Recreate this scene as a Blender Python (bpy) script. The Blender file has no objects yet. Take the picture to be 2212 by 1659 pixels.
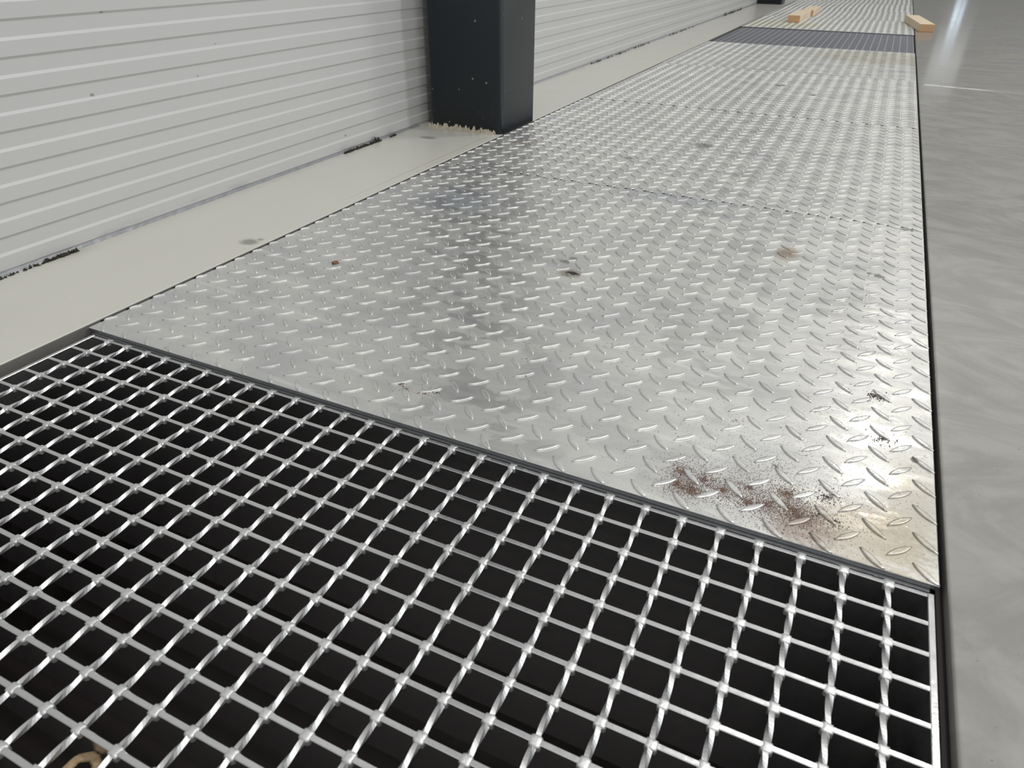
import bpy, math, random
from mathutils import Vector, Matrix
S = bpy.context.scene
COL = S.collection
RND = random.Random(7)

# ------------------------------------------------------------------ camera
F, YAW, PITCH, ROLL = 1516.1032, 0.4437, 0.5598, 0.0100
CP = Vector((0.9472, -0.5522, 0.4898))
fwd = Vector((-math.sin(YAW)*math.cos(PITCH), math.cos(YAW)*math.cos(PITCH), -math.sin(PITCH)))
rt0 = Vector((math.cos(YAW), math.sin(YAW), 0)); up0 = rt0.cross(fwd)
rt = math.cos(ROLL)*rt0 + math.sin(ROLL)*up0
up = -math.sin(ROLL)*rt0 + math.cos(ROLL)*up0
cd = bpy.data.cameras.new('camera'); cam = bpy.data.objects.new('camera', cd); COL.objects.link(cam)
cam.matrix_world = Matrix(((rt.x, up.x, -fwd.x, CP.x), (rt.y, up.y, -fwd.y, CP.y), (rt.z, up.z, -fwd.z, CP.z), (0, 0, 0, 1)))
cd.sensor_width = 36; cd.lens = F/2212*36; cd.clip_start = 0.01; cd.clip_end = 200
cd.dof.use_dof = True; cd.dof.focus_distance = 1.15; cd.dof.aperture_fstop = 14
S.camera = cam

# ------------------------------------------------------------------ world, lights, exposure
S.view_settings.view_transform = 'Standard'; S.view_settings.look = 'None'
S.view_settings.gamma = 1; S.view_settings.use_curve_mapping = False
S.view_settings.exposure = 0.18
w = bpy.data.worlds.new('hall_light'); S.world = w; w.use_nodes = True
bg = w.node_tree.nodes['Background']; bg.inputs[0].default_value = (0.98, 0.98, 0.97, 1); bg.inputs[1].default_value = 0.60

def lamp(name, loc, target, sx, sy, power, color=(1, 1, 1)):
    l = bpy.data.lights.new(name, 'AREA'); l.shape = 'RECTANGLE'; l.size = sx; l.size_y = sy
    l.energy = power; l.color = color
    o = bpy.data.objects.new(name, l); COL.objects.link(o); o.location = loc
    o.rotation_euler = (Vector(target)-Vector(loc)).to_track_quat('-Z', 'Y').to_euler()
    return o
lamp('high_bay_lamp', (5.8, 2.75, 5.6), (0, 1.2, 0), 0.30, 0.30, 105, (0.93, 0.97, 1.0))
lamp('high_bay_lamp', (2.6, 11.5, 7.0), (1.0, 0.4, 0), 0.6, 1.4, 42, (1.0, 0.96, 0.86))
lamp('high_bay_lamp', (2.8, -1.8, 6.5), (0.8, 1.0, 0), 0.45, 0.45, 115, (1, 0.99, 0.95))
lamp('high_bay_lamp', (2.6, 3.5, 7.0), (0.8, 1.5, 0), 0.45, 0.45, 95, (1, 0.99, 0.95))

# ------------------------------------------------------------------ node helpers
class NT:
    def __init__(s, name, sample=None):
        s.m = bpy.data.materials.new(name); s.m.use_nodes = True
        s.t = s.m.node_tree; s.b = s.t.nodes['Principled BSDF']; s.pos = None
    def n(s, typ, **kw):
        x = s.t.nodes.new(typ)
        for k, v in kw.items(): setattr(x, k, v)
        return x
    def l(s, a, b): s.t.links.new(a, b)
    def P(s):
        if s.pos is None: s.pos = s.n('ShaderNodeNewGeometry').outputs['Position']
        return s.pos
    def math(s, op, a, b=0.0, c=None, clamp=False):
        x = s.n('ShaderNodeMath', operation=op); x.use_clamp = clamp
        for i, v in enumerate((a, b) if c is None else (a, b, c)):
            if isinstance(v, (int, float)): x.inputs[i].default_value = v
            else: s.l(v, x.inputs[i])
        return x.outputs[0]
    def map(s, scale=(1, 1, 1), rot=(0, 0, 0), loc=(0, 0, 0), src=None):
        x = s.n('ShaderNodeMapping'); x.inputs['Scale'].default_value = scale
        x.inputs['Rotation'].default_value = rot; x.inputs['Location'].default_value = loc
        s.l(src or s.P(), x.inputs['Vector']); return x.outputs[0]
    def noise(s, scale, detail=4, rough=0.55, vec=None, dist=0.0):
        x = s.n('ShaderNodeTexNoise'); x.inputs['Scale'].default_value = scale
        x.inputs['Detail'].default_value = detail; x.inputs['Roughness'].default_value = rough
        x.inputs['Distortion'].default_value = dist
        s.l(vec or s.P(), x.inputs['Vector']); return x.outputs['Fac']
    def ss(s, v, lo, hi, a=0.0, b=1.0):
        x = s.n('ShaderNodeMapRange', interpolation_type='SMOOTHSTEP')
        s.l(v, x.inputs[0]); x.inputs[1].default_value = lo; x.inputs[2].default_value = hi
        x.inputs[3].default_value = a; x.inputs[4].default_value = b; return x.outputs[0]
    def mix(s, f, a, b):
        x = s.n('ShaderNodeMix', data_type='RGBA')
        if isinstance(f, (int, float)): x.inputs[0].default_value = f
        else: s.l(f, x.inputs[0])
        for i, v in ((6, a), (7, b)):
            if isinstance(v, tuple): x.inputs[i].default_value = (*v, 1)
            else: s.l(v, x.inputs[i])
        return x.outputs[2]
    def bump(s, h, strength=0.3, dist=0.001, prev=None):
        x = s.n('ShaderNodeBump'); x.inputs['Strength'].default_value = strength
        x.inputs['Distance'].default_value = dist; s.l(h, x.inputs['Height'])
        if prev is not None: s.l(prev, x.inputs['Normal'])
        return x.outputs[0]
    def blob(s, c, r, squash=(1, 1, 1), soft=0.5, noise=None, amp=0.5, rot=0.0):
        """0..1 mask of a ragged spot at world point c"""
        v = s.n('ShaderNodeVectorMath', operation='SUBTRACT'); s.l(s.P(), v.inputs[0]); v.inputs[1].default_value = c
        o = v.outputs[0]
        if rot: o = s.map(rot=(0, 0, rot), src=o)
        m = s.n('ShaderNodeVectorMath', operation='MULTIPLY'); s.l(o, m.inputs[0]); m.inputs[1].default_value = squash
        d = s.n('ShaderNodeVectorMath', operation='LENGTH'); s.l(m.outputs[0], d.inputs[0])
        q = s.math('DIVIDE', d.outputs['Value'], r)
        if noise is not None: q = s.math('ADD', q, s.math('MULTIPLY', s.math('SUBTRACT', noise, 0.5), amp*2))
        return s.ss(q, 1-soft, 1.0, 1.0, 0.0)
    def set(s, k, v):
        if isinstance(v, (int, float)): s.b.inputs[k].default_value = v
        elif isinstance(v, tuple): s.b.inputs[k].default_value = (*v, 1)
        else: s.l(v, s.b.inputs[k])

def flat(name, color, rough=0.5, metal=0.0, var=0.08, scale=40):
    t = NT(name); n = t.noise(scale, 5)
    c2 = tuple(max(0, c*(1-var*2)) for c in color)
    t.set('Base Color', t.mix(n, c2, color)); t.set('Roughness', rough); t.set('Metallic', metal)
    return t.m

# chequer plate steel
def steel_plate():
    t = NT('galvanised_tread_steel')
    wn = t.noise(9, 3, 0.5, vec=t.map(scale=(0.6, 1.6, 1), rot=(0, 0, 0.35)))          # broad patches
    fn = t.noise(60, 6, 0.6, vec=t.map(scale=(0.35, 1.5, 1), rot=(0, 0, -0.3), loc=(3, 1, 0)))   # rolled streaks
    gn = t.noise(900, 2, 0.7)
    base = t.mix(t.ss(wn, 0.38, 0.62), (0.61, 0.61, 0.60), (0.69, 0.69, 0.665))
    base = t.mix(t.math('MULTIPLY', t.ss(fn, 0.5, 0.7), 0.45), base, (0.52, 0.525, 0.54))
    # spangle facets
    vo = t.n('ShaderNodeTexVoronoi'); vo.inputs['Scale'].default_value = 28; t.l(t.map(scale=(1, 0.6, 1), rot=(0, 0, 0.5)), vo.inputs['Vector'])
    sp = t.n('ShaderNodeSeparateColor'); t.l(vo.outputs['Color'], sp.inputs[0])
    base = t.mix(t.math('MULTIPLY', t.ss(sp.outputs[0], 0.75, 0.8), 0.10), base, (0.45, 0.47, 0.51))
    nz = t.noise(160, 5, 0.65)
    # brown tinted wear at chosen places
    def tint(base, c, r, col, f, sq=(1, 1, 1), soft=0.6, amp=0.6, rot=0.0):
        return t.mix(t.math('MULTIPLY', t.blob(c, r, sq, soft, nz, amp, rot), f), base, col)
    base = tint(base, (1.045, 0.045, 0.006), 0.075, (0.36, 0.29, 0.19), 0.55, (1, 1, 1), 0.7)
    base = tint(base, (1.085, 0.10, 0.006), 0.12, (0.38, 0.33, 0.24), 0.5, (2.4, 0.8, 1), 0.8)
    base = tint(base, (0.985, 0.035, 0.006), 0.045, (0.24, 0.17, 0.13), 0.65, (1, 1, 1), 0.7)
    base = tint(base, (0.876, 0.786, 0.006), 0.040, (0.30, 0.22, 0.13), 0.7, (1.4, 0.7, 1), 0.8)
    base = tint(base, (0.95, 3.85, 0.006), 0.36, (0.50, 0.47, 0.36), 0.5, (0.8, 1.1, 1), 0.5)
    base = tint(base, (0.20, 5.55, 0.006), 0.42, (0.60, 0.58, 0.44), 0.6, (1.0, 1.1, 1), 0.5)
    base = tint(base, (0.085, 1.34, 0.006), 0.05, (0.5, 0.45, 0.36), 0.5)
    # dark fines sprinkled over the right side
    sn = t.noise(520, 3, 0.6)
    reg = t.math('MAXIMUM', t.blob((1.02, 0.20, 0.006), 0.26, (1.6, 0.7, 1), 0.9), t.blob((0.9, 0.08, 0.006), 0.2, (1, 1, 1), 0.9))
    spk = t.ss(t.math('ADD', sn, t.math('MULTIPLY', reg, 0.055)), 0.685, 0.70)
    base = t.mix(t.math('MULTIPLY', spk, 0.85), base, (0.10, 0.08, 0.07))
    # drilled / burnt marks
    v3 = t.n('ShaderNodeTexVoronoi'); v3.inputs['Scale'].default_value = 70; t.l(t.P(), v3.inputs['Vector'])
    s3 = t.n('ShaderNodeSeparateColor'); t.l(v3.outputs['Color'], s3.inputs[0])
    pit_ = t.math('MULTIPLY', t.ss(v3.outputs['Distance'], 0.07, 0.11, 1, 0), t.ss(s3.outputs[1], 0.82, 0.84))
    base = t.mix(t.math('MULTIPLY', pit_, 0.8), base, (0.12, 0.11, 0.10))
    # pale scrape marks and bluish patches
    sc = t.n('ShaderNodeTexWave', wave_type='BANDS', bands_direction='Y'); sc.inputs['Scale'].default_value = 2.1; sc.inputs['Distortion'].default_value = 5.0
    sc.inputs['Detail'].default_value = 3.0; sc.inputs['Detail Scale'].default_value = 0.8; t.l(t.map(scale=(0.35, 2.2, 1), rot=(0, 0, 0.55)), sc.inputs['Vector'])
    scr = t.math('MULTIPLY', t.ss(sc.outputs['Fac'], 0.965, 0.995), t.ss(t.noise(4, 3), 0.45, 0.6))
    base = t.mix(t.math('MULTIPLY', scr, 0.35), base, (0.86, 0.86, 0.85))
    base = tint(base, (0.17, 0.78, 0.006), 0.12, (0.40, 0.43, 0.49), 0.55, (0.8, 1, 1), 0.8)  # dark column's bluish reflection, painted into the plate colour
    base = tint(base, (0.60, 1.02, 0.006), 0.10, (0.45, 0.47, 0.50), 0.5, (0.5, 1.8, 1), 0.8)
    halo = t.blob((0.549, 0.515, 0.006), 0.022, (0.8, 1, 1), 0.5, nz, 0.7)
    hole = t.blob((0.552, 0.517, 0.006), 0.010, (0.7, 1.1, 1), 0.35, nz, 0.4)
    dark = None
    for c, r, sq, rot in (((0.549, 1.545, .006), 0.034, (1, 0.8, 1), 0), ((0.40, 1.31, .006), 0.018, (1, 1, 1), 0), ((1.033, 0.745, .006), 0.009, (0.8, 1, 1), 0), ((1.018, 0.752, .006), 0.006, (1, 1, 1), 0),
                          ((0.53, 0.58, .006), 0.012, (1, 1.1, 1), 0), ((0.52, 0.56, .006), 0.012, (0.7, 1.3, 1), 0.4), ((1.078, 1.03, .006), 0.012, (0.6, 1.4, 1), 0), ((0.60, 2.72, .006), 0.03, (1, 1, 1), 0),
                          ((0.74, 2.55, .006), 0.02, (1, 1, 1), 0), ((1.087, 0.20, .006), 0.006, (1, 1, 1), 0), ((1.045, 0.325, .006), 0.006, (0.6, 1.2, 1), 0.5), ((0.05, 1.33, .006), 0.02, (0.7, 2, 1), 0)):
        bl = t.blob(c, r, sq, 0.4, nz, 0.8, rot); dark = bl if dark is None else t.math('MAXIMUM', dark, bl)
    base = t.mix(t.math('MULTIPLY', halo, 0.7), base, (0.26, 0.21, 0.15))
    base = t.mix(t.math('MULTIPLY', dark, 0.8), base, (0.13, 0.12, 0.11))
    base = t.mix(hole, base, (0.02, 0.02, 0.02))
    nonmetal = t.math('MAXIMUM', t.math('MAXIMUM', spk, hole), t.math('MULTIPLY', dark, 0.7))
    t.set('Base Color', base)
    t.set('Metallic', t.math('MULTIPLY', t.math('SUBTRACT', 1.0, nonmetal, clamp=True), 0.79))
    # polished wear near the right edge, duller elsewhere
    pol = t.math('MULTIPLY', t.blob((1.03, 0.3, 0.006), 0.5, (4.5, 0.8, 1), 0.7, wn, 0.9), 0.10)
    pol = t.math('ADD', pol, t.math('MULTIPLY', t.ss(t.noise(13, 5, 0.6, vec=t.map(scale=(1, 1.5, 1), rot=(0, 0, 0.5), loc=(0.3, 0, 0))), 0.50, 0.54), 0.10))
    r = t.math('ADD', t.math('MULTIPLY', fn, 0.22), 0.34); r = t.math('SUBTRACT', r, pol)
    r = t.math('ADD', r, t.math('MULTIPLY', nonmetal, 0.4), clamp=True)
    t.set('Roughness', r)
    b1 = t.bump(wn, 0.25, 0.012); b2 = t.bump(fn, 0.25, 0.0012, b1); b3 = t.bump(gn, 0.10, 0.0003, b2)
    t.l(b3, t.b.inputs['Normal'])
    return t.m

def galv():
    t = NT('galvanised_grating_steel')
    n = t.noise(120, 5, 0.6); n2 = t.noise(900, 3, 0.7)
    base = t.mix(n, (0.62, 0.63, 0.645), (0.74, 0.74, 0.725))
    rust = t.blob((0.333, -0.052, 0), 0.02, (1.4, 0.8, 1), 0.6, n, 0.8)
    base = t.mix(t.math('MULTIPLY', rust, 0.6), base, (0.35, 0.25, 0.14))
    t.set('Base Color', base); t.set('Metallic', 0.97)
    t.set('Roughness', t.math('ADD', t.math('MULTIPLY', n, 0.12), 0.13))
    b = t.bump(n2, 0.25, 0.0004, t.bump(n, 0.2, 0.001)); t.l(b, t.b.inputs['Normal'])
    return t.m

def wall_mat():
    t = NT('coated_wall_panel')
    n = t.noise(500, 2, 0.6); big = t.noise(2.2, 4, 0.5)
    base = t.mix(big, (0.49, 0.495, 0.488), (0.525, 0.528, 0.52))
    v = t.n('ShaderNodeTexVoronoi'); v.inputs['Scale'].default_value = 11; t.l(t.map(scale=(0.2, 1, 1.6)), v.inputs['Vector'])
    clus = t.noise(3.5, 3, 0.5, vec=t.map(loc=(0, 4.2, 1.7)))
    spot = t.math('MULTIPLY', t.ss(v.outputs['Distance'], 0.035, 0.06, 1, 0), t.ss(clus, 0.44, 0.55))
    base = t.mix(t.math('MULTIPLY', spot, 0.7), base, (0.16, 0.16, 0.15))
    # grime in the bottom few centimetres
    sep = t.n('ShaderNodeSeparateXYZ'); t.l(t.P(), sep.inputs[0])
    low = t.ss(sep.outputs['Z'], 0.008, 0.032, 1, 0)
    sm = t.noise(22, 8, 0.75, vec=t.map(scale=(1, 0.35, 2.2)))
    sm2 = t.noise(1.7, 2, 0.5, vec=t.map(loc=(2, 0.6, 0)))
    g = t.math('MULTIPLY', low, t.ss(sm, 0.50, 0.62)); base = t.mix(t.math('MULTIPLY', g, 0.75), base, (0.30, 0.31, 0.32))
    t.set('Base Color', base); t.set('Roughness', 0.42)
    t.l(t.bump(n, 0.12, 0.0004), t.b.inputs['Normal'])
    return t.m

def floor_mat():
    t = NT('coated_concrete_floor')
    sw = t.noise(3.2, 6, 0.65, vec=t.map(scale=(1.3, 2.4, 1), rot=(0, 0, 0.5)), dist=2.2)
    fn = t.noise(14, 6, 0.7, vec=t.map(scale=(1, 2.6, 1), rot=(0, 0, 0.25)), dist=1.5)
    base = t.mix(t.ss(sw, 0.35, 0.65), (0.245, 0.239, 0.220), (0.312, 0.306, 0.286))
    base = t.mix(t.math('MULTIPLY', t.ss(fn, 0.55, 0.75), 0.35), base, (0.215, 0.208, 0.190))
    # warmer, smoother strip on the wall side
    sep = t.n('ShaderNodeSeparateXYZ'); t.l(t.P(), sep.inputs[0])
    left = t.ss(sep.outputs['X'], 0.3, 0.6, 1, 0)
    strip = t.mix(t.noise(6, 4), (0.485, 0.472, 0.43), (0.52, 0.508, 0.465))
    base = t.mix(left, base, strip)
    nz = t.noise(120, 5, 0.65)
    st = t.math('MAXIMUM', t.blob((-0.048, 0.376, 0), 0.020, (0.75, 0.9, 1), 0.5, nz, 0.25), t.blob((-0.038, 0.395, 0), 0.013, (1, 1, 1), 0.5, nz, 0.25))
    st = t.math('MAXIMUM', st, t.math('MULTIPLY', t.blob((-0.192, 1.255, 0), 0.028, (0.7, 1.3, 1), 0.6, nz, 0.3), 0.8))
    base = t.mix(t.math('MULTIPLY', st, 0.75), base, (0.13, 0.13, 0.115))
    # tiny dark specks
    sn = t.noise(170, 2, 0.5); base = t.mix(t.math('MULTIPLY', t.ss(sn, 0.765, 0.78), 0.8), base, (0.10, 0.09, 0.08))
    # grime along the wall foot
    foot = t.math('MULTIPLY', t.ss(sep.outputs['X'], -0.30, -0.25, 1, 0), t.ss(t.noise(9, 5), 0.5, 0.7))
    base = t.mix(t.math('MULTIPLY', foot, 0.35), base, (0.26, 0.25, 0.22))
    # hairline by the trench angle and the painted glint of the cut joint across the right floor
    y = sep.outputs['Y']; x = sep.outputs['X']
    hl = t.math('MULTIPLY', t.ss(t.math('ABSOLUTE', t.math('ADD', x, 0.046)), 0.0006, 0.0016, 1, 0), t.math('MULTIPLY', t.ss(y, 0.55, 0.9), t.ss(y, 1.42, 1.44, 1, 0)))
    base = t.mix(t.math('MULTIPLY', hl, 0.6), base, (0.22, 0.22, 0.21))
    # pale ochre round stain far right
    base = t.mix(t.math('MULTIPLY', t.blob((1.62, 4.3, 0), 0.10, (1, 0.6, 1), 0.7), 0.25), base, (0.46, 0.42, 0.25))
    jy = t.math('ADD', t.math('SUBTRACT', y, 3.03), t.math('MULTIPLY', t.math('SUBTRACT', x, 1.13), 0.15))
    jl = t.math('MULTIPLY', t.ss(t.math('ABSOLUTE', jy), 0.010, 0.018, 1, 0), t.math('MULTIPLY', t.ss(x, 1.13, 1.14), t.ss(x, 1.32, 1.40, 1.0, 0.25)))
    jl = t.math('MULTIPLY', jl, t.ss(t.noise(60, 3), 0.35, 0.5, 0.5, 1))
    base = t.mix(jl, base, (0.75, 0.75, 0.73))  # pale colour stands in for light glinting off the joint
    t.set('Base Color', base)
    r = t.math('ADD', t.math('MULTIPLY', sw, 0.08), t.ss(left, 0, 1, 0.05, 0.16)); r = t.math('ADD', r, t.math('MULTIPLY', fn, 0.08))
    t.set('Roughness', r); t.set('IOR', 1.5)
    t.l(t.bump(fn, 0.05, 0.001, t.bump(sw, 0.04, 0.005)), t.b.inputs['Normal'])
    return t.m

def column_mat():
    t = NT('dark_blue_grey_paint')
    n = t.noise(400, 3); nz = t.noise(90, 4, 0.6)
    v = t.n('ShaderNodeTexVoronoi'); v.inputs['Scale'].default_value = 24; t.l(t.P(), v.inputs['Vector'])
    sp = t.math('MULTIPLY', t.ss(v.outputs['Distance'], 0.05, 0.085, 1, 0), t.ss(t.noise(9, 3), 0.46, 0.52))
    sep = t.n('ShaderNodeSeparateXYZ'); t.l(t.P(), sep.inputs[0])
    v2 = t.n('ShaderNodeTexVoronoi'); v2.inputs['Scale'].default_value = 90; t.l(t.P(), v2.inputs['Vector'])
    sp2 = t.math('MULTIPLY', t.ss(v2.outputs['Distance'], 0.12, 0.22, 1, 0), t.math('MULTIPLY', t.ss(sep.outputs['Z'], 0.015, 0.11, 1, 0), t.ss(t.noise(20, 4), 0.5, 0.6)))
    base = t.mix(n, (0.020, 0.028, 0.038), (0.026, 0.034, 0.044))
    base = t.mix(t.math('MULTIPLY', t.math('MAXIMUM', sp, t.math('MULTIPLY', sp2, 0.6)), 0.8), base, (0.42, 0.42, 0.38))
    t.set('Base Color', base); t.set('Roughness', 0.33)
    t.l(t.bump(n, 0.15, 0.0004), t.b.inputs['Normal'])
    return t.m

def wood_mat(name, a, b, sc):
    t = NT(name)
    wv = t.n('ShaderNodeTexWave', wave_type='BANDS'); wv.inputs['Scale'].default_value = sc; wv.inputs['Distortion'].default_value = 3.0
    t.l(t.map(scale=(1, 0.08, 1)), wv.inputs['Vector'])
    t.set('Base Color', t.mix(wv.outputs['Fac'], a, b)); t.set('Roughness', 0.6)
    return t.m

M_PLATE = steel_plate(); M_GALV = galv(); M_ROD = galv(); M_ROD.name = 'dull_galvanised_rod'
M_ROD.node_tree.nodes['Principled BSDF'].inputs['Metallic'].default_value = 0.95
for _l in list(M_ROD.node_tree.links):
    if _l.to_socket.name == 'Roughness': M_ROD.node_tree.links.remove(_l)
M_ROD.node_tree.nodes['Principled BSDF'].inputs['Roughness'].default_value = 0.48
M_WALL = wall_mat(); M_FLOOR = floor_mat(); M_COL = column_mat()
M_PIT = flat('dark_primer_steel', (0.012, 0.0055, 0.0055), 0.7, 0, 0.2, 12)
M_KERB = flat('painted_trench_edge', (0.28, 0.275, 0.26), 0.5, 0, 0.1, 30)
M_FOAM = flat('cream_sealant', (0.50, 0.45, 0.36), 0.8, 0, 0.15, 90)
M_CAULK = flat('grey_caulk', (0.29, 0.30, 0.315), 0.35, 0, 0.2, 60)
M_DEBRIS = flat('dark_debris', (0.035, 0.032, 0.018), 0.8, 0, 0.4, 300)
M_GRIT = flat('rusty_grit', (0.40, 0.25, 0.19), 0.85, 0, 0.35, 700)
M_GRITD = flat('dark_grit', (0.045, 0.035, 0.03), 0.8, 0, 0.3, 700)
M_LEAF = flat('reddish_fragment', (0.20, 0.07, 0.04), 0.6, 0, 0.2, 300)
M_TAN = flat('tan_peel', (0.42, 0.30, 0.17), 0.7, 0, 0.3, 250)
M_EDGE = flat('cut_plate_edge', (0.19, 0.20, 0.215), 0.4, 0.7, 0.2, 200)
M_WOOD = wood_mat('pale_softwood', (0.68, 0.55, 0.39), (0.77, 0.65, 0.48), 30)
M_END = wood_mat('timber_end_grain', (0.46, 0.27, 0.14), (0.52, 0.32, 0.18), 60)
M_BACK = flat('far_wall_paint', (0.52, 0.52, 0.51), 0.6, 0, 0.05, 3)
M_CEIL = flat('ceiling_sheet', (0.6, 0.6, 0.6), 0.6, 0, 0.05, 3)

# ------------------------------------------------------------------ mesh helpers
class MB:
    def __init__(s): s.v = []; s.f = []; s.mi = []; s.sm = []
    def add(s, vs, fs, mi=0, smooth=False):
        o = len(s.v); s.v += [tuple(v) for v in vs]
        for f in fs: s.f.append(tuple(i+o for i in f)); s.mi.append(mi); s.sm.append(smooth)
    def box(s, x0, x1, y0, y1, z0, z1, mi=0):
        v = [(x, y, z) for z in (z0, z1) for y in (y0, y1) for x in (x0, x1)]
        s.add(v, [(0, 2, 3, 1), (4, 5, 7, 6), (0, 1, 5, 4), (2, 6, 7, 3), (0, 4, 6, 2), (1, 3, 7, 5)], mi)
    def build(s, name, mats, parent=None, **props):
        me = bpy.data.meshes.new(name); me.from_pydata(s.v, [], s.f); me.update()
        for m in (mats if isinstance(mats, (list, tuple)) else [mats]): me.materials.append(m)
        me.polygons.foreach_set('material_index', s.mi); me.polygons.foreach_set('use_smooth', s.sm)
        o = bpy.data.objects.new(name, me); COL.objects.link(o)
        if parent: o.parent = parent
        for k, v in props.items(): o[k] = v
        return o
def bevel(o, w, seg=2):
    b = o.modifiers.new('bevel', 'BEVEL'); b.width = w; b.segments = seg; b.limit_method = 'ANGLE'; b.angle_limit = 0.7
    return o
def tag(o, label=None, category=None, group=None, kind=None):
    for k, v in (('label', label), ('category', category), ('group', group), ('kind', kind)):
        if v: o[k] = v
    return o
def empty(name, loc, rz=0.0):
    o = bpy.data.objects.new(name, None); COL.objects.link(o); o.location = loc; o.rotation_euler = (0, 0, rz); o.empty_display_size = 0.05
    return o

# ------------------------------------------------------------------ the setting
FZ = 0.008
XW = -0.303           # face of the ribbed wall
XL, XR = -0.0165, 1.1125   # trench sides
Y0, Y1 = -3.0, 26.0
fl = MB()
def slab(x0, x1, y0, y1, edge):
    # floor slab whose trench side has a small rounded arris
    r = 0.003; prof = []
    if edge == 'r':
        prof = [(x0, FZ)] + [(x1-r+r*math.sin(a), FZ-r+r*math.cos(a)) for a in [i*math.pi/8 for i in range(5)]] + [(x1, -0.40), (x0, -0.40)]
    else:
        prof = [(x1, FZ)] + [(x0+r-r*math.sin(a), FZ-r+r*math.cos(a)) for a in [i*math.pi/8 for i in range(5)]] + [(x0, -0.40), (x1, -0.40)]
    n = len(prof); vs = [(x, y, z) for y in (y0, y1) for x, z in prof]
    fs = [(i, (i+1) % n, n+(i+1) % n, n+i) for i in range(n)] + [tuple(range(n)), tuple(range(2*n-1, n-1, -1))]
    fl.add(vs, fs)
slab(-0.6, XL, Y0, Y1, 'r'); slab(XR, 9.0, Y0, Y1, 'l')
fl.box(XL, XR, 10.42, Y1, -0.4, FZ); fl.box(-0.6, 9, Y0-1, Y0, -0.4, FZ)
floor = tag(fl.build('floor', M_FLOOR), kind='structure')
import bmesh
def fixn(o):
    bm = bmesh.new(); bm.from_mesh(o.data); bmesh.ops.recalc_face_normals(bm, faces=bm.faces); bm.to_mesh(o.data); bm.free(); return o
fixn(floor)
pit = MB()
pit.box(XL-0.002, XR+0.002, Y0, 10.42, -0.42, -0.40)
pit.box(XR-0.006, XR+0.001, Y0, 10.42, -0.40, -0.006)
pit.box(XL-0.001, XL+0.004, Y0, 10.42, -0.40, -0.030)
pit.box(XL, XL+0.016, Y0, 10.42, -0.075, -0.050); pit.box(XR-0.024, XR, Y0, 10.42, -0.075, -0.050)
ka = MB(); ka.box(XL-0.001, XL+0.0018, Y0, 10.42, -0.034, FZ-0.0012)  # strip over the trench edge, its dark grey paints in the face's shade
tag(ka.build('trim_3', flat('edge_angle_shade', (0.17, 0.165, 0.155), 0.5, 0, 0.15, 40)), kind='structure')
tag(pit.build('trim_1', M_PIT), kind='structure', label='dark red-brown primed steel lining of the trench under the gratings')

# ribbed wall: bands 26 mm, slopes 3.5 mm high, 1.2 mm deep
wl = MB(); H = 0.0527; prof = [(0.0, -0.002)]
dz = 0.014
z = dz; zs = []
prof = [(XW+0.0016, -0.01)]
# below the lowest dark line the panel is recessed; a dark line = wall steps out above it
prof = [(XW, -0.01), (XW, dz-0.0018), (XW+0.0022, dz+0.0018)]
while z < 4.2:
    zl = z+0.0262
    prof += [(XW+0.0022, zl-0.0024), (XW, zl+0.0024), (XW, z+H-0.0018), (XW+0.0022, z+H+0.0018)]
    z += H
prof += [(XW-0.10, prof[-1][1]), (XW-0.10, -0.01)]
n = len(prof); ys = (Y0, 25.0)
wl.add([(x, y, z) for y in ys for x, z in prof], [(i, (i+1) % n, n+(i+1) % n, n+i) for i in range(n)])
fixn(tag(wl.build('wall_left', M_WALL), kind='structure'))
# plain upper wall, far wall with glazed opening, roof
up_ = MB(); up_.box(XW-0.10, XW-0.02, Y0, 25, 4.2, 8.2); tag(up_.build('wall_left_upper', M_WALL), kind='structure')
bw = MB()
bw.box(-0.6, 2.25, 25, 25.2, -0.1, 8.2); bw.box(3.05, 9.0, 25, 25.2, -0.1, 8.2); bw.box(2.25, 3.05, 25, 25.2, -0.1, 1.9); bw.box(2.25, 3.05, 25, 25.2, 2.95, 8.2)
tag(bw.build('wall_back', M_BACK), kind='structure')

# ------------------------------------------------------------------ steel columns
def column(y0, y1, x0, x1, label, group):
    root = empty('steel_column', ((x0+x1)/2, (y0+y1)/2, 0)); tag(root, label, 'column', group)
    r = 0.014; cx, cy = (x0+x1)/2, (y0+y1)/2; hx, hy = (x1-x0)/2, (y1-y0)/2
    ring = []
    for sx, sy, a0 in ((1, 1, 0), (-1, 1, 90), (-1, -1, 180), (1, -1, 270)):
        for k in range(7):
            a = math.radians(a0+k*15); ring.append((sx*(hx-r)+r*math.cos(a), sy*(hy-r)+r*math.sin(a)))
    n = len(ring); zz = [-0.03, 8.0]
    m = MB(); m.add([(x, y, z) for z in zz for x, y in ring], [(i, (i+1) % n, n+(i+1) % n, n+i) for i in range(n)] + [tuple(range(n-1, -1, -1)), tuple(range(n, 2*n))], 0, False)
    for i in range(n): m.sm[i] = True
    m.build('shaft', M_COL, root)
    return root
c1 = column(1.387, 1.622, XW+0.041, -0.0165, 'dark blue-grey square steel column in front of the ribbed white wall, paint-flecked at its foot', None)
c2 = column(7.66, 7.90, -0.300, -0.062, 'dark blue-grey steel column far off, beyond the timber block on the plates', None)

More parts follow.
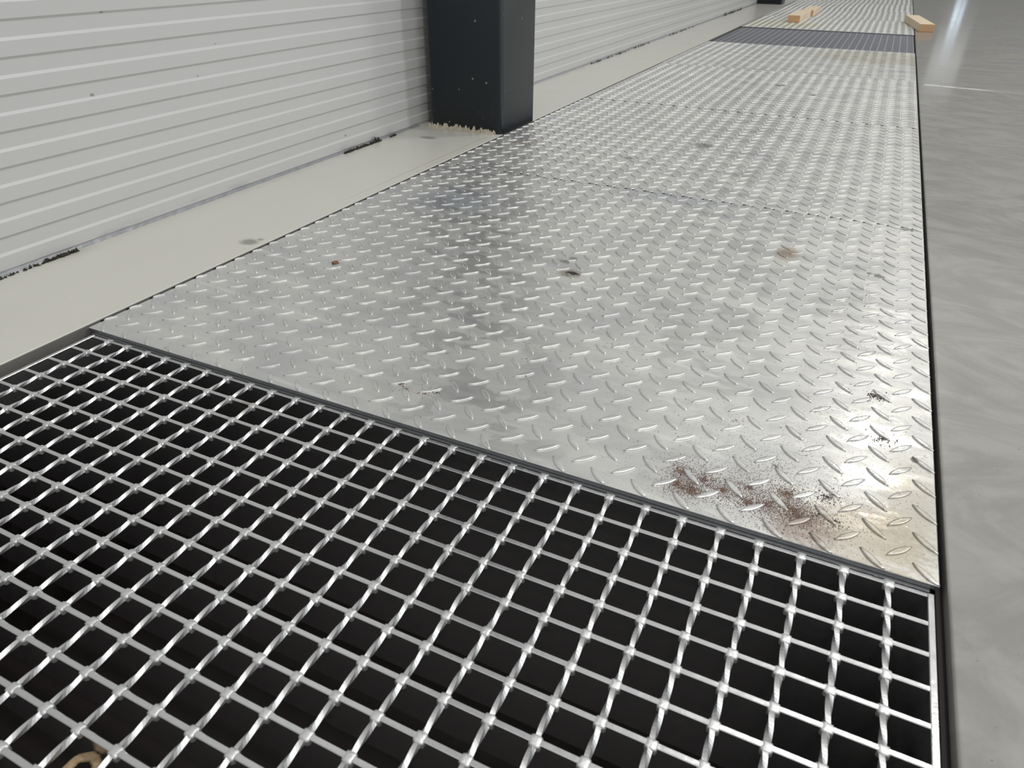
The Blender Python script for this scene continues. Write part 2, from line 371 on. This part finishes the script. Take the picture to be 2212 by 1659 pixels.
def bead(name, pts, w, h, mat, seed, parent=None, rag=0.4):
    """ragged bead of sealant along a polyline: pts (x,y,z) ; w sideways, h upwards ; nx,ny is the away direction"""
    rr = random.Random(seed); m = MB(); vs = []; n = len(pts)
    for i, (x, y, z, nx, ny) in enumerate(pts):
        k = 1+rag*(rr.random()*2-1); k2 = 1+rag*(rr.random()*2-1)
        ww = w*k; hh = h*k2
        vs += [(x, y, z), (x+nx*ww, y+ny*ww, z), (x+nx*ww*0.6, y+ny*ww*0.6, z+hh*0.35), (x+nx*ww*0.15, y+ny*ww*0.15, z+hh*0.8), (x, y, z+hh)]
    fs = []
    for i in range(n-1):
        for j in range(5): fs.append((i*5+j, i*5+(j+1) % 5, (i+1)*5+(j+1) % 5, (i+1)*5+j))
    fs += [(0, 1, 2, 3, 4), tuple(range((n-1)*5+4, (n-1)*5-1, -1))]
    m.add(vs, fs, 0, False); o = m.build(name, mat, parent); return fixn(o)
# cream foam round the first column's foot
pp = []
for i in range(60):
    t = i/59; x = XW+0.034+t*0.232; pp.append((x, 1.3875, FZ+0.0002, 0, -1))
fo = bead('sealant_foam', pp, 0.012, 0.010, M_FOAM, 3, None, 0.7)
tag(fo, 'ragged cream sealant foam along the foot of the dark steel column', 'sealant')
# grey caulk along the wall foot, in two lengths
def wallpts(y0, y1, step, x=XW+0.0005): 
    k = int((y1-y0)/step); return [(x, y0+(y1-y0)*i/k, FZ+0.0002, 1, 0) for i in range(k+1)]
tag(bead('caulk_bead', wallpts(-0.6, 1.38, 0.012), 0.005, 0.006, M_CAULK, 5, None, 0.25), 'grey smeared caulk bead along the wall foot left of the dark column', 'sealant')
tag(bead('caulk_bead', wallpts(1.63, 7.62, 0.03), 0.006, 0.007, M_CAULK, 6, None, 0.25), 'grey caulk bead along the wall foot between the two columns', 'sealant')
# dark scraps stuck in the wall-floor joint
def scraps(name, spans, label, seed):
    rr = random.Random(seed); m = MB()
    for y0, y1, n, hh in spans:
        for i in range(n):
            y = rr.uniform(y0, y1); x = XW+0.0105+rr.uniform(0, 0.004); z = FZ+0.0002; s = rr.uniform(0.002, 0.007); h = rr.uniform(0.003, hh)
            a = rr.uniform(0, 3.14); dx, dy = math.cos(a)*s*0.5, math.sin(a)*s
            m.add([(x-dx, y-dy, z), (x+dx, y+dy, z), (x+dy*0.4, y-dx*0.4+0.001, z), (x+rr.uniform(-.004, .004)-0.002, y+rr.uniform(-.006, .006), z+h)], [(0, 1, 3), (1, 2, 3), (2, 0, 3), (0, 2, 1)])
    return tag(m.build(name, M_DEBRIS), label, 'debris', None, 'stuff')
scraps('dark_scraps', [(0.99, 1.06, 40, 0.010), (1.06, 1.16, 90, 0.009), (1.13, 1.15, 30, 0.018), (1.20, 1.24, 20, 0.008)], 'dark mossy scraps in the wall joint just left of the dark column', 11)
scraps('dark_scraps', [(-0.02, 0.10, 30, 0.004), (0.10, 0.16, 25, 0.005), (0.14, 0.20, 70, 0.008)], 'dark crumbs packed in the wall joint at the lower left', 12)
scraps('dark_scraps', [(2.9, 3.9, 90, 0.012), (4.3, 5.0, 40, 0.012), (6.0, 6.8, 70, 0.03)], 'dark crumbs in the wall joint beyond the dark column', 13)

# ------------------------------------------------------------------ gratings
PX, PY, NB = 0.0381, 0.03466, 31
GX0, GX1 = 0.003, 1.1035
def make_grating(y_top, label, group):
    root = empty('steel_grating', (0, y_top, 0)); tag(root, label, 'grating', group)
    T = 0.0049; D = 0.042
    bar = MB(); ch = 0.0006
    pr = [(-T/2, -D), (T/2, -D), (T/2, -ch), (T/2-ch, 0), (-T/2+ch, 0), (-T/2, -ch)]
    vs = [(x, y, z) for x in (GX0+0.002, GX1-0.002) for y, z in pr]; n = 6
    bar.add(vs, [(i, (i+1) % n, n+(i+1) % n, n+i) for i in range(n)] + [tuple(range(n-1, -1, -1)), tuple(range(n, 2*n))])
    b0 = fixn(bar.build('bearing_bar', M_GALV, root))
    for j in range(1, NB):
        c = b0.copy(); COL.objects.link(c); c.parent = root; c.location = (0, -j*PY, 0)
    for x in (GX0+T/2, GX1-T/2):
        m = MB(); m.box(x-T/2-0.0004, x+T/2+0.0004, -(NB-1)*PY-T/2, T/2, -D, 0.0004); bevel(m.build('end_band', M_GALV, root), 0.0006, 1)
    # twisted square rod pressed into the bars, with the squeezed-up weld collars
    def rod(seed):
        rr = random.Random(seed); m = MB(); vs = []; fs = []
        seg = 10; tot = (NB-1)*seg; r = 0.0029; ph = rr.random()*1.5
        for k in range(tot+1):
            y = -(NB-1)*PY + k*(NB-1)*PY/tot; a = ph + k/seg*math.pi*0.62
            for q in range(4):
                aa = a+q*math.pi/2; vs.append((r*math.cos(aa), y, -0.0028+r*math.sin(aa)*0.95))
        for k in range(tot):
            for q in range(4): fs.append((k*4+q, k*4+(q+1) % 4, (k+1)*4+(q+1) % 4, (k+1)*4+q))
        m.add(vs, fs, 0, False)
        for j in range(NB):
            yc = -j*PY; nx, nr = 16, [(1.0, -0.006), (1.0, -0.0022), (0.93, -0.0006), (0.72, 0.0001), (0.3, 0.0004)]
            sx, sy = rr.uniform(0.0050, 0.0057), rr.uniform(0.0048, 0.0055); ox = rr.uniform(-.0006, .0006)
            lob = [1+0.12*math.cos(4*(i/nx*2*math.pi+0.8))+rr.uniform(-.06, .06) for i in range(nx)]
            v = []
            for s_, z_ in nr:
                for i in range(nx):
                    a = i/nx*2*math.pi; v.append((ox+sx*s_*lob[i]*math.cos(a), yc+sy*s_*lob[i]*math.sin(a), z_+rr.uniform(-.00015, .00015)))
            v.append((ox, yc, 0.0004)); f = []
            for a_ in range(len(nr)-1):
                for i in range(nx): f.append((a_*nx+i, a_*nx+(i+1) % nx, (a_+1)*nx+(i+1) % nx, (a_+1)*nx+i))
            for i in range(nx): f.append(((len(nr)-1)*nx+i, (len(nr)-1)*nx+(i+1) % nx, len(nr)*nx))
            m.add(v, f, 0, True)
        return m.build('twisted_rod', M_ROD, root)
    protos = [rod(20+k) for k in range(4)]
    for i in range(1, 29):
        if i <= 4: protos[i-1].location = (i*PX, 0, 0)
        else:
            c = protos[(i*7) % 4].copy(); COL.objects.link(c); c.parent = root; c.location = (i*PX, 0, 0)
    return root
g1 = make_grating(0.0, 'galvanised steel bar grating with twisted cross rods in the foreground of the trench', 'bar gratings over the trench')
def copy_tree(o, loc, label):
    r = o.copy(); COL.objects.link(r); r.location = loc; r['label'] = label
    for ch in list(o.children):
        c = ch.copy(); COL.objects.link(c); c.parent = r
    return r
g2 = copy_tree(g1, (0, 5.205, 0), 'bar grating seen as a dark striped band between distant tread plates')
M_DULL = flat('dull_dark_steel', (0.36, 0.37, 0.40), 0.55, 0.75, 0.1, 60)
_dup = {}
for ch in g2.children:          # far grating takes a duller, darker material than the near one
    k = ch.data.name
    if k not in _dup:
        _dup[k] = ch.data.copy(); _dup[k].materials[0] = M_DULL
    ch.data = _dup[k]

# ------------------------------------------------------------------ tread plates
TH = 0.006
def plate_mesh(name, x0, x1, ly, ax, ay, ppx, ppy, fine):
    m = MB(); c = 0.0007
    # slab, top bevelled; index 0 = skin, 1 = cut edge
    nx, ny = (24, 24)
    b = [(x0, 0), (x1, 0), (x1, ly), (x0, ly)]
    bi = [(x0+c, c), (x1-c, c), (x1-c, ly-c), (x0+c, ly-c)]
    vs = [(x, y, 0.0002) for x, y in b] + [(x, y, TH-c) for x, y in b] + [(x, y, TH) for x, y in bi]
    m.add(vs, [(3, 2, 1, 0)] + [(i, (i+1) % 4, 4+(i+1) % 4, 4+i) for i in range(4)], 1)
    m.add(vs, [(4+i, 4+(i+1) % 4, 8+(i+1) % 4, 8+i) for i in range(4)] + [(8, 9, 10, 11)], 0)
    L, W, HT = 0.0325, 0.0078, 0.0017
    k = 9 if fine else 5
    prof = [(1.0, -0.0002), (0.91, 0.0010), (0.80, 0.00145), (0.42, 0.00155)] if fine else [(1.0, -0.0002), (0.82, 0.0014)]
    R = (L*L/4+W*W/4)/W     # circle radius of the lens outline
    tmpl = []
    out = []
    for i in range(k): 
        u = -L/2+L*i/(k-1) ; v = math.sqrt(max(0, R*R-u*u))-(R-W/2); out.append((u, max(v, 0)))
    outline = out + [(u, -v) for u, v in out[-2:0:-1]]
    nn = len(outline)
    for sc, z in prof:
        su = 1-(1-sc)*0.28 if sc > 0.5 else 0.72
        for u, v in outline: tmpl.append((u*su, v*sc, z))
    tf = []
    for a in range(len(prof)-1):
        for i in range(nn): tf.append((a*nn+i, a*nn+(i+1) % nn, (a+1)*nn+(i+1) % nn, (a+1)*nn+i))
    tf.append(tuple((len(prof)-1)*nn+i for i in range(nn)))
    # counter-clockwise outline for upward normals
    tf = [f[::-1] for f in tf]
    def tear(cx, cy, ang):
        ca, sa = math.cos(ang), math.sin(ang)
        vs = []
        for u, v, z in tmpl:
            x = cx+u*ca-v*sa; y = cy+u*sa+v*ca
            x = min(max(x, x0+0.0002), x1-0.0002); y = min(max(y, 0.0002), ly-0.0002)
            vs.append((x, y, TH+z))
        m.add(vs, tf, 0, False)
        cnt = len(tf)
        for q in range(cnt-1): m.sm[-2-q] = fine
        m.sm[-1] = fine
    i0 = int((ax-x0)/ppx)+2
    nxs = range(-i0, int((x1-ax)/ppx)+3)
    jy = int(ly/ppy)+3
    for i in nxs:
        for j in range(-2, jy):
            for dx, dy, an in ((0, 0, -math.pi/4), (-ppx/2, ppy/2, math.pi/4)):
                cx, cy = ax+i*ppx+dx, ay+j*ppy+dy
                if x0-0.004 < cx < x1+0.004 and -0.004 < cy < ly+0.004: tear(cx, cy, an)
    me = m.build(name, [M_PLATE, M_EDGE]); return me
sf = MB(); sf.box(0.0, 1.1, 0.0034, 0.045, -0.03, 0.0003)
tag(sf.build('trim_2', M_GALV), kind='structure')
PLATES = [  # y start, length, mesh variant, label
    (0.0075, 1.0305, 0, 'galvanised tread plate next to the foreground grating, gritty at its right corner'),
    (1.0405, 1.0365, 1, 'tread plate running past the foot of the nearer dark column'),
    (2.0800, 1.0340, 2, 'tread plate just beyond the nearer dark column, second before the distant grating'),
    (3.1170, 1.0400, 3, 'tread plate directly before the distant grating, yellowish at its far right'),
    (5.2120, 1.0370, 2, 'tread plate directly beyond the distant grating, under the near end of the timber'),
    (6.2520, 1.0370, 3, 'tread plate under the far end of the timber block'),
    (7.2920, 1.0370, 2, 'tread plate beside the foot of the distant column'),
    (8.3320, 1.0370, 3, 'most distant tread plate at the top edge of the photograph'),
]
px0, px1 = -0.010, 1.1065
protos = {}
for y, ly, var, lab in PLATES:
    if var in protos:
        o = protos[var].copy(); COL.objects.link(o)
    else:
        a = {0: (1.0502, 0.0170-0.0075), 1: (1.0535, 0.021), 2: (1.043, 0.012), 3: (1.0502, 0.026)}[var]
        o = plate_mesh('tread_plate', px0, px1, ly, a[0], a[1], 0.0452, 0.0443, var < 3); protos[var] = o
    o.location = (0, y, 0.0006); o['label'] = lab; o['category'] = 'floor plate'; o['group'] = 'tread plates over the trench'
    o.rotation_euler = (0, 0, 0)

# ------------------------------------------------------------------ loose things
def timber(name, pts_near, pts_far, w, h, label):
    """pts: near/far centre of the underside"""
    a, b = Vector(pts_near), Vector(pts_far); d = (b-a); L = d.length; ang = math.atan2(-d.x, d.y)
    m = MB(); m.box(-w/2, w/2, 0, L, 0, h)
    m.mi = [1 if i % 6 in (2, 3) else 0 for i in range(len(m.f))]
    o = m.build(name, [M_WOOD, M_END]); o.location = a; o.rotation_euler = (0, 0, ang); bevel(o, 0.002, 2)
    return tag(o, label, 'timber', 'timber offcuts on the plates')
ZT = TH+0.0006+0.0017
timber('timber_block', (0.285, 5.72, ZT), (0.300, 6.34, ZT), 0.088, 0.047, 'pale timber block lying lengthwise on the plates beyond the distant grating')
timber('timber_block', (0.318, 6.345, ZT), (0.325, 6.86, ZT), 0.088, 0.047, 'timber offcut butted behind the lengthwise block, shifted slightly right')
timber('timber_block', (1.178, 5.45, ZT), (1.085, 6.25, ZT), 0.092, 0.047, 'pale timber block slanting across the gap onto the right-hand floor')

def grit(name, clusters, mats, seed, label):
    rr = random.Random(seed); m = MB()
    for cx, cy, r, n, s0, s1, mi in clusters:
        for _ in range(n):
            a = rr.uniform(0, 6.283); q = r*abs(rr.gauss(0, 0.62)); x, y = cx+q*math.cos(a), cy+q*math.sin(a)
            if x > px1-0.002 or y < 0.010: continue
            s = rr.uniform(s0, s1); z = TH+0.0007; vs = []
            for k in range(4):
                b = a+k*1.5708; vs.append((x+s*math.cos(b)*rr.uniform(.6, 1), y+s*math.sin(b)*rr.uniform(.6, 1), z+s*rr.uniform(0.1, 0.5)))
            vs += [(x, y, z+s*1.1), (x, y, z)]
            m.add(vs, [(0, 1, 4), (1, 2, 4), (2, 3, 4), (3, 0, 4), (1, 0, 5), (2, 1, 5), (3, 2, 5), (0, 3, 5)], mi if rr.random() < 0.8 else 1-mi)
    return tag(m.build(name, mats), label, 'grit', None, 'stuff')
C1 = [(0.859, 0.065, 0.013), (0.859, 0.043, 0.013), (0.884, 0.062, 0.015), (0.875, 0.039, 0.010), (0.931, 0.046, 0.015), (0.950, 0.052, 0.013), (0.967, 0.078, 0.012), (0.974, 0.056, 0.016), (0.982, 0.046, 0.012), (0.905, 0.055, 0.014)]
cl = [(x, y, r*1.9, 900, .0003, .0007, 0) for x, y, r in C1]
cl += [(0.894, 0.190, 0.014, 70, .0003, .0007, 0), (0.93, 0.07, 0.05, 1500, .0003, .0006, 0), (1.004, 0.091, 0.018, 120, .0004, .0011, 1), (1.041, 0.322, 0.014, 80, .0004, .0013, 1),
       (1.053, 0.227, 0.020, 80, .0004, .0012, 1), (0.959, 0.018, 0.015, 80, .0004, .0008, 0), (1.015, 0.056, 0.012, 60, .0004, .0009, 1), (0.95, 0.12, 0.12, 900, .0003, .0006, 1), (1.0, 0.06, 0.06, 700, .0003, .0006, 1), (0.7, 0.3, 0.45, 260, .0003, .0009, 1)]
grit('rusty_grit', cl, [M_GRIT, M_GRITD], 31, 'reddish-brown grit scattered over the near right corner of the first tread plate')
grit('brown_crumbs', [(0.4878, 0.0816, 0.004, 60, .0005, .0014, 0), (0.50, 0.073, 0.012, 60, .0004, .0010, 0), (0.528, 0.078, 0.014, 60, .0004, .0010, 0), (0.540, 0.083, .006, 25, .0005, .001, 1)], [M_GRIT, M_GRITD], 33, 'small heap of brown crumbs on the first plate near the middle of its front edge')
m = MB(); lx, ly_ = 0.159, 0.368
m.add([(lx-.008, ly_-.004, TH+.001), (lx, ly_-.007, TH+.003), (lx+.009, ly_+.001, TH+.001), (lx+.002, ly_+.006, TH+.004), (lx-.006, ly_+.004, TH+.002), (lx, ly_, TH+.0055)],
      [(0, 1, 5), (1, 2, 5), (2, 3, 5), (3, 4, 5), (4, 0, 5), (4, 3, 2, 1, 0)])
tag(m.build('leaf_fragment', M_LEAF), 'small reddish-brown dry fragment on the left part of the first tread plate', 'debris')

# curled tan scrap wedged in a cell of the near grating
m = MB(); cx, cy = 0.0381*14.5, -0.03466*12.5
cx, cy, cz = 0.0381*14.5, -0.03466*12.5, -0.015
vs = []; fs = []; N, K = 26, 6; rr = random.Random(5)
for i in range(N+1):
    a = math.radians(-30+i*310/N); R_ = 0.0112*(1+0.12*math.sin(3*a+1)); wv = 0.0022*math.sin(2.3*a)
    for q in range(K):
        b = q*2*math.pi/K; t = 0.0040*(1+rr.uniform(-.15, .15))
        vs.append((cx+(R_+t*math.cos(b))*math.cos(a), cy+(R_*1.02+t*math.cos(b))*math.sin(a), cz+wv+0.0017*math.sin(b)))
for i in range(N):
    for q in range(K): fs.append((i*K+q, i*K+(q+1) % K, (i+1)*K+(q+1) % K, (i+1)*K+q))
fs += [tuple(range(K-1, -1, -1)), tuple(N*K+q for q in range(K))]
m.add(vs, fs, 0, True)
tag(fixn(m.build('curled_scrap', M_TAN)), 'tan curled scrap caught in a cell of the foreground grating, bottom left', 'debris')
# lit glazing low in the far wall (seen only as a reflection in the glossy floor)
gm = bpy.data.materials.new('daylit_glazing'); gm.use_nodes = True; gb = gm.node_tree.nodes['Principled BSDF']
gb.inputs['Base Color'].default_value = (0.5, 0.6, 0.7, 1); gb.inputs['Emission Color'].default_value = (0.72, 0.86, 1.0, 1); gb.inputs['Emission Strength'].default_value = 2.2
m = MB(); m.box(2.48, 2.60, 24.96, 24.999, 1.0, 1.45); m.box(2.63, 2.72, 24.96, 24.999, 1.05, 1.42)
tag(m.build('window_1', gm), kind='structure')
